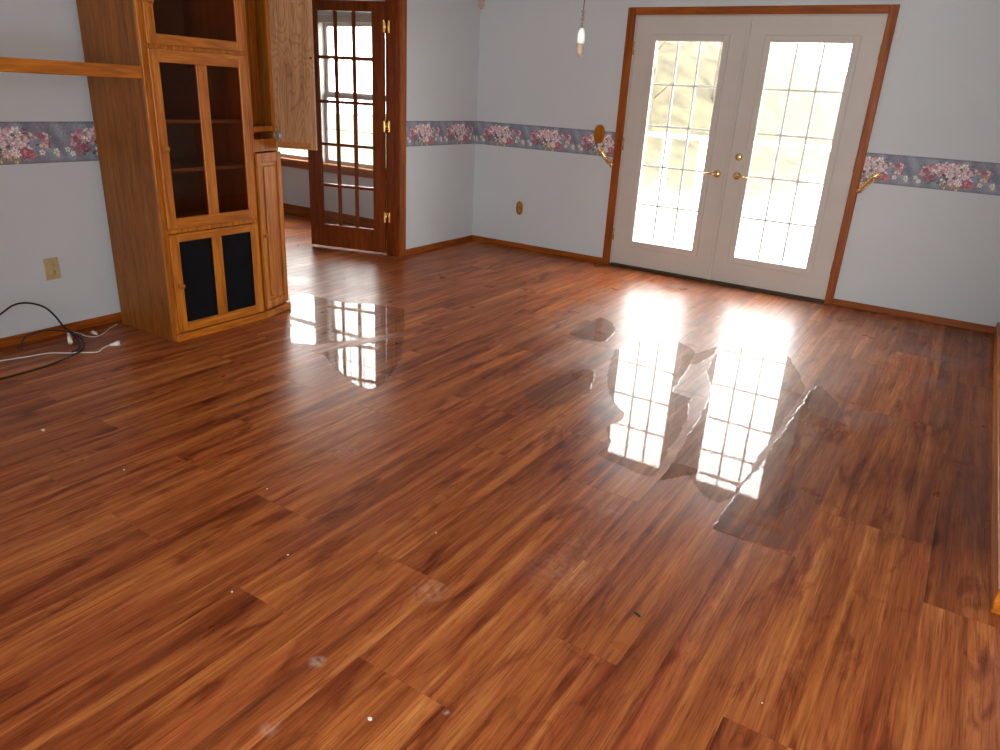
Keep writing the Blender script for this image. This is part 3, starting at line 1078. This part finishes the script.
def receptacle(root, loc, normal, m_, up):
    Mx = face_M(loc, normal)
    r = MB()
    r.lathe([(0, .004), (.014, .004), (.0165, .002), (.0165, 0)], 16, Mx @ Matrix.Translation((0, up, 0)))
    rc = r.build('receptacle', m_, root)
    s = MB()
    for dx in (-.006, .006):
        s.box(dx - .0012, dx + .0012, up - .002, up + .007, .0035, .0046, 0, Mx)
    s.lathe([(0, .0046), (.0022, .0046), (.0022, .0035)], 8, Mx @ Matrix.Translation((0, up - .008, 0)))
    s.build('slots', M_DARK, rc)


o1 = empty('wall_outlet', (0, -4.060, .375), 'beige rectangular duplex outlet on left wall above the cords', 'outlet')
MB().box(0, .006, -4.098, -4.022, .315, .435, .002).build('cover_plate', M_BEIGE, o1)
for up in (.020, -.020):
    receptacle(o1, (.006, -4.060, .375), (1, 0, 0), M_BEIGE, up)
o2 = empty('wall_outlet', (.540, 0, .385), 'oval golden wood duplex outlet low on back wall near the corner', 'outlet')
oval_plate(MB(), (.540, 0, .385), (0, -1, 0), .037, .064, .009).build('cover_plate', M_WOODPLATE, o2)
for up in (.022, -.022):
    receptacle(o2, (.540, -.009, .385), (0, -1, 0), plain('ivory_receptacle', s2l((186, 140, 70)), .4), up)
o3 = empty('light_switch', (1.304, 0, 1.115), 'oval golden wood switch plate on floral border left of double doors', 'switch')
oval_plate(MB(), (1.304, 0, 1.115), (0, -1, 0), .052, .078, .010).build('cover_plate', M_WOODPLATE, o3)
MB().box(1.299, 1.309, -.020, -.010, 1.106, 1.126, .001).build('toggle', M_WOODPLATE, o3)
MB().box(3.449, 3.487, -.007, 0, 1.888, 1.985, .002).box(3.456, 3.480, -.010, -.007, 1.915, 1.958, .001)
p_ = MB().box(3.447, 3.487, -.007, 0, 1.890, 1.983, .002).box(3.456, 3.478, -.010, -.0069, 1.915, 1.958, .001).build('blank_plate', plain('painted_cover', (0.70, 0.70, 0.71), .5))
tag(p_, 'small pale rectangular plate on wall beside upper right door casing', 'wall plate')
p_ = MB().box(0.001, .045, -.040, -.001, 2.118, 2.19, .004).lathe([(0, 0), (.012, 0), (.014, .012), (.008, .02)], 12, Matrix.Translation((.022, -.02, 2.100))).build('corner_bracket', plain('pinkish_plastic', s2l((205, 180, 172)), .5))
tag(p_, 'small pinkish bracket high in the corner between the walls', 'bracket')


def holdback(x, side, label):
    """ornate brass curtain holdback: a leafy arm rising from a rosette at the casing edge"""
    r = empty('curtain_holdback', (x, -.02, .875), label, 'curtain holdback')
    zb = .872
    MB().lathe([(0, .012), (.010, .011), (.017, .006), (.020, 0)], 14, face_M((x, -.0205, zb), (0, -1, 0))).build('rosette', M_BRASS, r)
    pts = spline([(x, -.028, zb), (x + side * .022, -.045, zb + .032), (x + side * .052, -.062, zb + .070), (x + side * .082, -.072, zb + .110), (x + side * .108, -.070, zb + .138)], 6)
    n = len(pts)
    a_ = MB()
    a_.tube(pts, [.0080 + .0050 * math.sin(math.pi * i / n) for i in range(n)], 10)
    arm = a_.build('arm', M_BRASS, r)
    for k in range(3, n - 1, 3):
        p = pts[k]
        for sg in (-1, 1):
            t = (pts[k + 1] - pts[k - 1]).normalized()
            sd = t.cross(Vector((0, 1, 0))).normalized() * sg
            MB().lathe([(0, 0), (.008, .005), (.011, .013), (.008, .022), (0, .028)], 8, face_M(p, (sd + t * .6).normalized(), (0, 1, 0))).build('leaf', M_BRASS, arm)
    MB().lathe([(0, -.012), (.008, -.009), (.012, 0), (.008, .009), (0, .012)], 12, Matrix.Translation(pts[-1])).build('finial', M_BRASS, r)
    return r


holdback(1.452, -1, 'ornate brass curtain holdback under the oval switch plate')
holdback(3.449, 1, 'ornate brass curtain holdback on floral border right of double doors')

# ------------------------------------------------------------------ pull chain
pc = CAM + ray(579.5, 57) / np.linalg.norm(ray(579.5, 57)) * 1.62
px_, py_, pz_ = [float(v) for v in pc]
ch = empty('pull_chain', (px_, py_, pz_), 'thin pull chain with white bead and wooden tip hanging before back wall', 'pull chain')
k = 1.62 / F_PX          # metres per pixel at that depth
TM = Matrix.Translation((px_, py_, pz_))
MB().lathe([(0, 0), (2.2 * k, .6 * k), (3.3 * k, 3 * k), (3.6 * k, 7 * k), (3.3 * k, 10.5 * k), (2.9 * k, 11 * k), (0, 11 * k)], 16, TM).build('wooden_tip', M_TIPWOOD, ch)
MB().lathe([(0, 11 * k), (2.9 * k, 11 * k), (3.4 * k, 14 * k), (3.3 * k, 19 * k), (2.4 * k, 22.5 * k), (1.2 * k, 24 * k), (0, 24 * k)], 16, TM).build('white_bead', M_WHITE, ch)
b_ = MB()
zc = pz_ + 24 * k
for i, r_ in enumerate((1.5, 1.2, 1.7, 1.2, 1.5)):
    b_.lathe([(0, -1.5 * k), (r_ * k, -.8 * k), (r_ * k, .8 * k), (0, 1.5 * k)], 10, Matrix.Translation((px_, py_, zc + (1.2 + i * 3.0) * k)))
b_.build('ferrule_beads', plain('dull_brass_beads', s2l((120, 112, 96)), .4, .6), ch)
b_ = MB()
zz = zc + 15 * k
b_.tube([(px_, py_, zz), (px_ + .002, py_, zz + .15), (px_ + .004, py_, CEIL)], .0009, 6)
while zz < CEIL:
    f_ = (zz - zc) / (CEIL - zc)
    b_.lathe([(0, -.0016), (.0016, 0), (0, .0016)], 6, Matrix.Translation((px_ + .004 * min(1, f_ * 2), py_, zz)))
    zz += .0045
b_.build('chain', plain('dark_bead_chain', s2l((92, 84, 74)), .4, .6), ch)
MB().lathe([(0, -.03), (.03, -.026), (.05, -.01), (.055, 0)], 20, Matrix.Translation((px_ + .004, py_, CEIL))).build('ceiling_canopy', M_WHITE, ch)


# ------------------------------------------------------------------ cords on the floor at left
def flr(px, py, z):
    return tuple(on(px, py, 2, z))


def cord(name, pts, r, material, label):
    o = MB().tube(spline(pts, 8), r, 8).build(name, material)
    return tag(o, label, 'cord')


def wl(px, py, x):
    return tuple(on(px, py, 0, x))


cord('black_cable', [(.40, -5.25, .005), (.22, -4.95, .005), (.15, -4.72, .03), wl(-30, 340, .14), wl(-14, 325, .14), wl(2, 313, .14), wl(14, 305, .14), wl(28, 303, .14), wl(44, 307, .14), wl(55, 316, .15), wl(65, 328, .15), wl(73, 333, .16), flr(83, 341, .016), flr(82, 350, .018), flr(70, 356.5, .012), flr(52, 364, .005), flr(30, 371, .005), flr(0, 379, .005), flr(-40, 388, .005), flr(-90, 395, .005), flr(-150, 425, .005)], .0050, M_BLACKCORD, 'thick black cable arching up against left wall and trailing over floor')
cord('black_cable', [wl(20, 350, .10), wl(21, 344, .10), wl(25, 337, .10), wl(34, 333, .11), wl(46, 330.5, .12), wl(58, 330.5, .12), wl(70, 333, .13), flr(78, 340, .012), flr(79, 348, .017), flr(72, 352, .020)], .0045, M_BLACKCORD, 'shorter black cable loop low against the baseboard')


def plug(root, base, tip, r0=.007, r1=.014):
    base, tip = Vector(base), Vector(tip)
    d = (tip - base)
    M_ = face_M(base, d)
    ln = d.length
    MB().lathe([(0, 0), (r0, 0), (r0 * 1.2, ln * .3), (r1, ln * .6), (r1, ln), (0, ln)], 10, M_).build('plug', M_WHITE, root)
    MB().box(-.007, -.0055, -.003, .003, ln, ln + .014, 0, M_).box(.0055, .007, -.003, .003, ln, ln + .014, 0, M_).build('prongs', M_BRASS, root)


c2 = empty('white_cord', flr(60, 353, 0), 'long white extension cord lying across floor with plug by cabinet', 'cord')
MB().tube(spline([flr(-120, 392, .004), flr(-70, 378, .004), flr(-30, 367, .004), flr(0, 361, .004), flr(25, 357, .004), flr(50, 353, .005), flr(66, 353, .010), flr(80, 352.5, .006), flr(97, 352, .004), flr(103, 348, .005), flr(110, 345, .008)], 8), .0036, 8).build('wire', M_WHITECORD, c2)
plug(c2, flr(110, 345, .008), flr(120, 343, .014))
c3 = empty('white_cord', flr(95, 337, 0), 'short white cord curling along the baseboard behind the cabinet', 'cord')
MB().tube(spline([flr(70, 337, .03), flr(73, 332.5, .022), flr(80, 333.5, .008), flr(86, 336, .004), flr(96, 336.5, .004), flr(104, 333, .004), flr(111, 327.5, .004), flr(117, 324.2, .004)], 8), .0032, 8).build('wire', M_WHITECORD, c3)
plug(c3, flr(68, 331, .040), flr(70.5, 342.5, .016), .006, .012)
c4 = tag(MB().lathe([(0, 0), (.006, 0), (.010, .02), (.012, .045), (0, .048)], 10, face_M(flr(97, 334, .012), Vector(flr(87, 330, .012)) - Vector(flr(97, 334, .012)))).build('cord_connector', M_WHITECORD), 'small white cord end lying by the baseboard', 'connector')

# ------------------------------------------------------------------ paint chips on the floor
chips = [((43, 430), .016, 'white chip on the dark planks at the left edge of the floor', 1.7),
         ((232, 592), .008, 'tiny white chip on the middle of the left foreground floor', 1.0),
         ((267, 489), .006, 'tiny white chip on the floor below the cabinet reflection', 1.0),
         ((370, 719), .011, 'white chip near the bottom edge, left of another', 1.2),
         ((436, 533), .007, 'tiny white chip on a dark knot in the floor centre', 1.0),
         ((124, 470), .006, 'tiny white chip on floor between left wall and foreground', 1.1),
         ((762, 703), .005, 'tiny white chip near the bottom edge, right of centre', 1.0),
         ((288, 555), .006, 'tiny pale chip on the left middle planks', 1.3)]
for (pp, r, lab, el) in chips:
    x, y, _ = flr(*pp, 0)
    pts = [(x + r * .5 * el * math.cos(a) * random.uniform(.7, 1.2), y + r * .5 * math.sin(a) * random.uniform(.7, 1.2)) for a in [i * math.pi / 3 for i in range(6)]]
    tag(MB().prism(pts, 0.0, .0015).build('paint_chip', M_CHIP), lab, 'chip', 'paint chips on the floor')
x, y, _ = flr(637, 615, 0)
tag(MB().prism([(x - .012, y + .004), (x - .002, y + .006), (x + .012, y - .002), (x + .010, y - .006), (x - .004, y - .001)], 0, .004).build('dirt_crumb', M_DARK), 'small dark crumb lying on the foreground planks', 'crumb')

# ------------------------------------------------------------------ puddles
M_WATER, ntw, glw = glass('clear_water_film', (0.90, 0.87, 0.84), 0.022, 1.36)
gw = N(ntw, 'ShaderNodeNewGeometry')
tw = N(ntw, 'ShaderNodeTexNoise', inp={'Scale': 38.0, 'Detail': 2.0})
L(ntw, gw.outputs['Position'], tw.inputs['Vector'])
bw = N(ntw, 'ShaderNodeBump', inp={'Strength': 0.12, 'Distance': 0.0004})
L(ntw, tw.outputs[0], bw.inputs['Height'])
L(ntw, bw.outputs[0], glw.inputs['Normal'])


def puddle(px_pts, label, seed, h=.0014, jag=.006):
    rng = random.Random(seed)
    P = [Vector(flr(px, py, 0)) for px, py in px_pts]
    P = P + [P[0]]
    dense = []
    for a, b_ in zip(P, P[1:]):
        n = max(2, int((b_ - a).length / .02))
        for i in range(n):
            q = a.lerp(b_, i / n)
            dense.append(q)
    n = len(dense)
    for _ in range(2):
        dense = [(dense[i - 1] + dense[i] * 2 + dense[(i + 1) % n]) / 4 for i in range(n)]
    ph = [rng.uniform(0, 6.28) for _ in range(4)]
    cen = sum(dense, Vector()) / n
    out = []
    for i, q in enumerate(dense):
        t = (dense[(i + 1) % n] - dense[i - 1])
        nn = Vector((t.y, -t.x, 0)).normalized()
        k_ = i / n * 6.283
        j = sum(math.sin(k_ * f + p) for f, p in zip((9, 17, 31, 47), ph)) / 4
        out.append(q + nn * j * jag * 1.6)
    bm = bmesh.new()
    lo = [bm.verts.new((q.x, q.y, .0001)) for q in out]
    ins = []
    for i, q in enumerate(out):
        t = (out[(i + 1) % n] - out[i - 1])
        nn = Vector((-t.y, t.x, 0)).normalized()
        ins.append(q + nn * .004)
    area = sum(out[i].x * out[(i + 1) % n].y - out[(i + 1) % n].x * out[i].y for i in range(n))
    if area < 0:
        ins = [q * 2 - i_ for q, i_ in zip(out, ins)]
    hi = [bm.verts.new((q.x, q.y, h)) for q in ins]
    for i in range(n):
        bm.faces.new((lo[i], lo[(i + 1) % n], hi[(i + 1) % n], hi[i]))
    f = bm.faces.new(hi)
    bmesh.ops.triangulate(bm, faces=[f])
    bmesh.ops.recalc_face_normals(bm, faces=bm.faces)
    up = sum(f.normal.z * f.calc_area() for f in bm.faces)
    if up < 0:
        bmesh.ops.reverse_faces(bm, faces=bm.faces)
    b2 = MB()
    b2.merge(bm)
    return tag(b2.build('puddle', M_WATER), label, 'puddle', 'water lying on the floor')


puddle([(290, 297), (300, 293), (318, 297), (345, 303), (372, 304), (405, 309), (405, 331), (372, 338), (345, 341), (318, 345), (303, 344), (290, 344)], 'puddle beside the cabinet base, mirroring the next room window', 1)
puddle([(322, 352), (345, 348), (372, 342), (404, 336), (402, 358), (388, 381), (374, 390), (360, 388), (345, 377), (330, 363)], 'small puddle in front of the one beside the cabinet base', 2)
puddle([(596, 456), (611, 441), (606, 428), (625, 416), (612, 400), (606, 380), (614, 350), (645, 338), (680, 342), (697, 352), (686, 372), (672, 392), (690, 398), (688, 420), (672, 445), (655, 478), (640, 474)], 'puddle mirroring the left glazed door', 3)
puddle([(659, 482), (674, 463), (742, 485), (758, 460), (800, 396), (806, 388), (798, 372), (788, 356), (768, 345), (735, 344), (716, 353), (706, 372), (712, 392), (700, 415), (682, 447)], 'large puddle mirroring the right glazed door', 4)
puddle([(684, 469), (742, 487), (728, 500), (716, 504), (700, 493)], 'narrow puddle strip just in front of the large one', 5)
puddle([(712, 530), (722, 512), (762, 462), (810, 391), (820, 385), (836, 400), (849, 432), (838, 468), (817, 514), (796, 553), (760, 545)], 'long puddle within one plank right of the bright reflection', 6)
puddle([(568, 334), (580, 325), (600, 317), (611, 321), (617, 330), (606, 342), (590, 341)], 'small dark puddle left of the bright reflection, toward the doors', 7)
puddle([(682, 356), (700, 352), (719, 346), (713, 356), (698, 365), (683, 366)], 'small dark puddle between the two bright door reflections', 8)
puddle([(522, 390), (545, 382), (585, 368), (596, 372), (590, 392), (570, 404), (545, 408), (530, 402)], 'faint puddle left of the left door reflection', 9)

# ------------------------------------------------------------------ outdoors
w = MB()
w.box(-1.5, 9, .16, 5.05, -.20, -.161)
deck = tag(w.build('deck_frame', M_DECK), 'timber frame of the deck outside the double doors', kind='structure')
for i in range(46):
    y0 = .17 + i * .1435
    o = MB().box(-1.5, 9, y0, y0 + .137, -.16, -.12, .003).build('deck_board', M_DECK, deck)
rl = empty('deck_railing', (2.5, 5.0, -.12), 'white deck railing outside the double doors', 'railing')
MB().box(-1.5, 9, 4.93, 5.03, .90, .965, .006).build('top_rail', M_VINYL, rl)
MB().box(-1.5, 9, 4.95, 5.01, .02, .08, .006).build('bottom_rail', M_VINYL, rl)
for x in (-1.45, .08, .64, 2.5, 4.4, 6.3, 8.2):
    MB().box(x - .045, x + .045, 4.935, 5.025, -.12, .90, .004).build('post', M_VINYL, rl)
w = MB()
bm = bmesh.new()
nx, ny = 60, 40
grid = []
rng = random.Random(5)
for j in range(ny):
    row = []
    for i in range(nx):
        x = -42 + 84 * i / (nx - 1)
        y = .3 + 60 * (j / (ny - 1)) ** 1.3
        z = -.9
        hill = max(0, min(1, (y - 13) / 12))
        side = max(0, min(1, (-1.0 - x) / 6)) * max(0, min(1, (x + 14.5) / 4))
        z += 5.2 * hill * hill * (3 - 2 * hill) * side * side * (3 - 2 * side) + rng.uniform(-.08, .08) * (1 + 3 * hill * side)
        row.append(bm.verts.new((x, y, z)))
    grid.append(row)
for j in range(ny - 1):
    for i in range(nx - 1):
        f = bm.faces.new((grid[j][i], grid[j][i + 1], grid[j + 1][i + 1], grid[j + 1][i]))
        c = f.calc_center_median()
        f.smooth = True
        f.material_index = 1 if (c.y > 15 and -14.5 < c.x < -.5) else (2 if c.x > -1.5 + (c.y - 8) * .1 and c.y > 7.5 else 0)
w.merge(bm)
gr = w.build('ground', M_LAWN)
gr.data.materials.append(M_HILL)
gr.data.materials.append(M_GRAVEL)
tag(gr, 'lawn, leafy hillside and pale drive outdoors', kind='structure')
rng = random.Random(11)
places = ['farthest left', 'second from left', 'third from left', 'fourth from left', 'fifth from left', 'sixth from left', 'seventh from left', 'eighth from left', 'ninth from left', 'rightmost']
for i in range(10):
    x = -13.5 + i * 1.15 + rng.uniform(-.3, .3)
    y = 17 + rng.uniform(0, 6)
    hh = rng.uniform(5.5, 7.5)
    zb = -.3 + 5.0 * max(0, min(1, (y - 13) / 12)) ** 2
    t = empty('bare_tree', (x, y, zb - .9), 'bare pale tree on the hillside behind the left door glass, ' + places[i], 'tree', 'bare trees on the hillside')
    lean = rng.uniform(-.4, .4)
    pts = spline([(x, y, zb - 1.2), (x + lean * .3, y, zb + hh * .4), (x + lean, y + .1, zb + hh)], 5)
    MB().tube(pts, [.09 * (1 - .7 * k_ / len(pts)) for k_ in range(len(pts))], 7).build('trunk', M_BARK, t)
    for q in range(5):
        p = pts[3 + q]
        a_ = rng.uniform(0, 6.28)
        MB().tube([p, p + Vector((math.cos(a_) * .7, math.sin(a_) * .7, .7)), p + Vector((math.cos(a_) * 1.0, math.sin(a_) * 1.0, 1.5))], [.03, .02, .008], 5).build('branch', M_BARK, t)
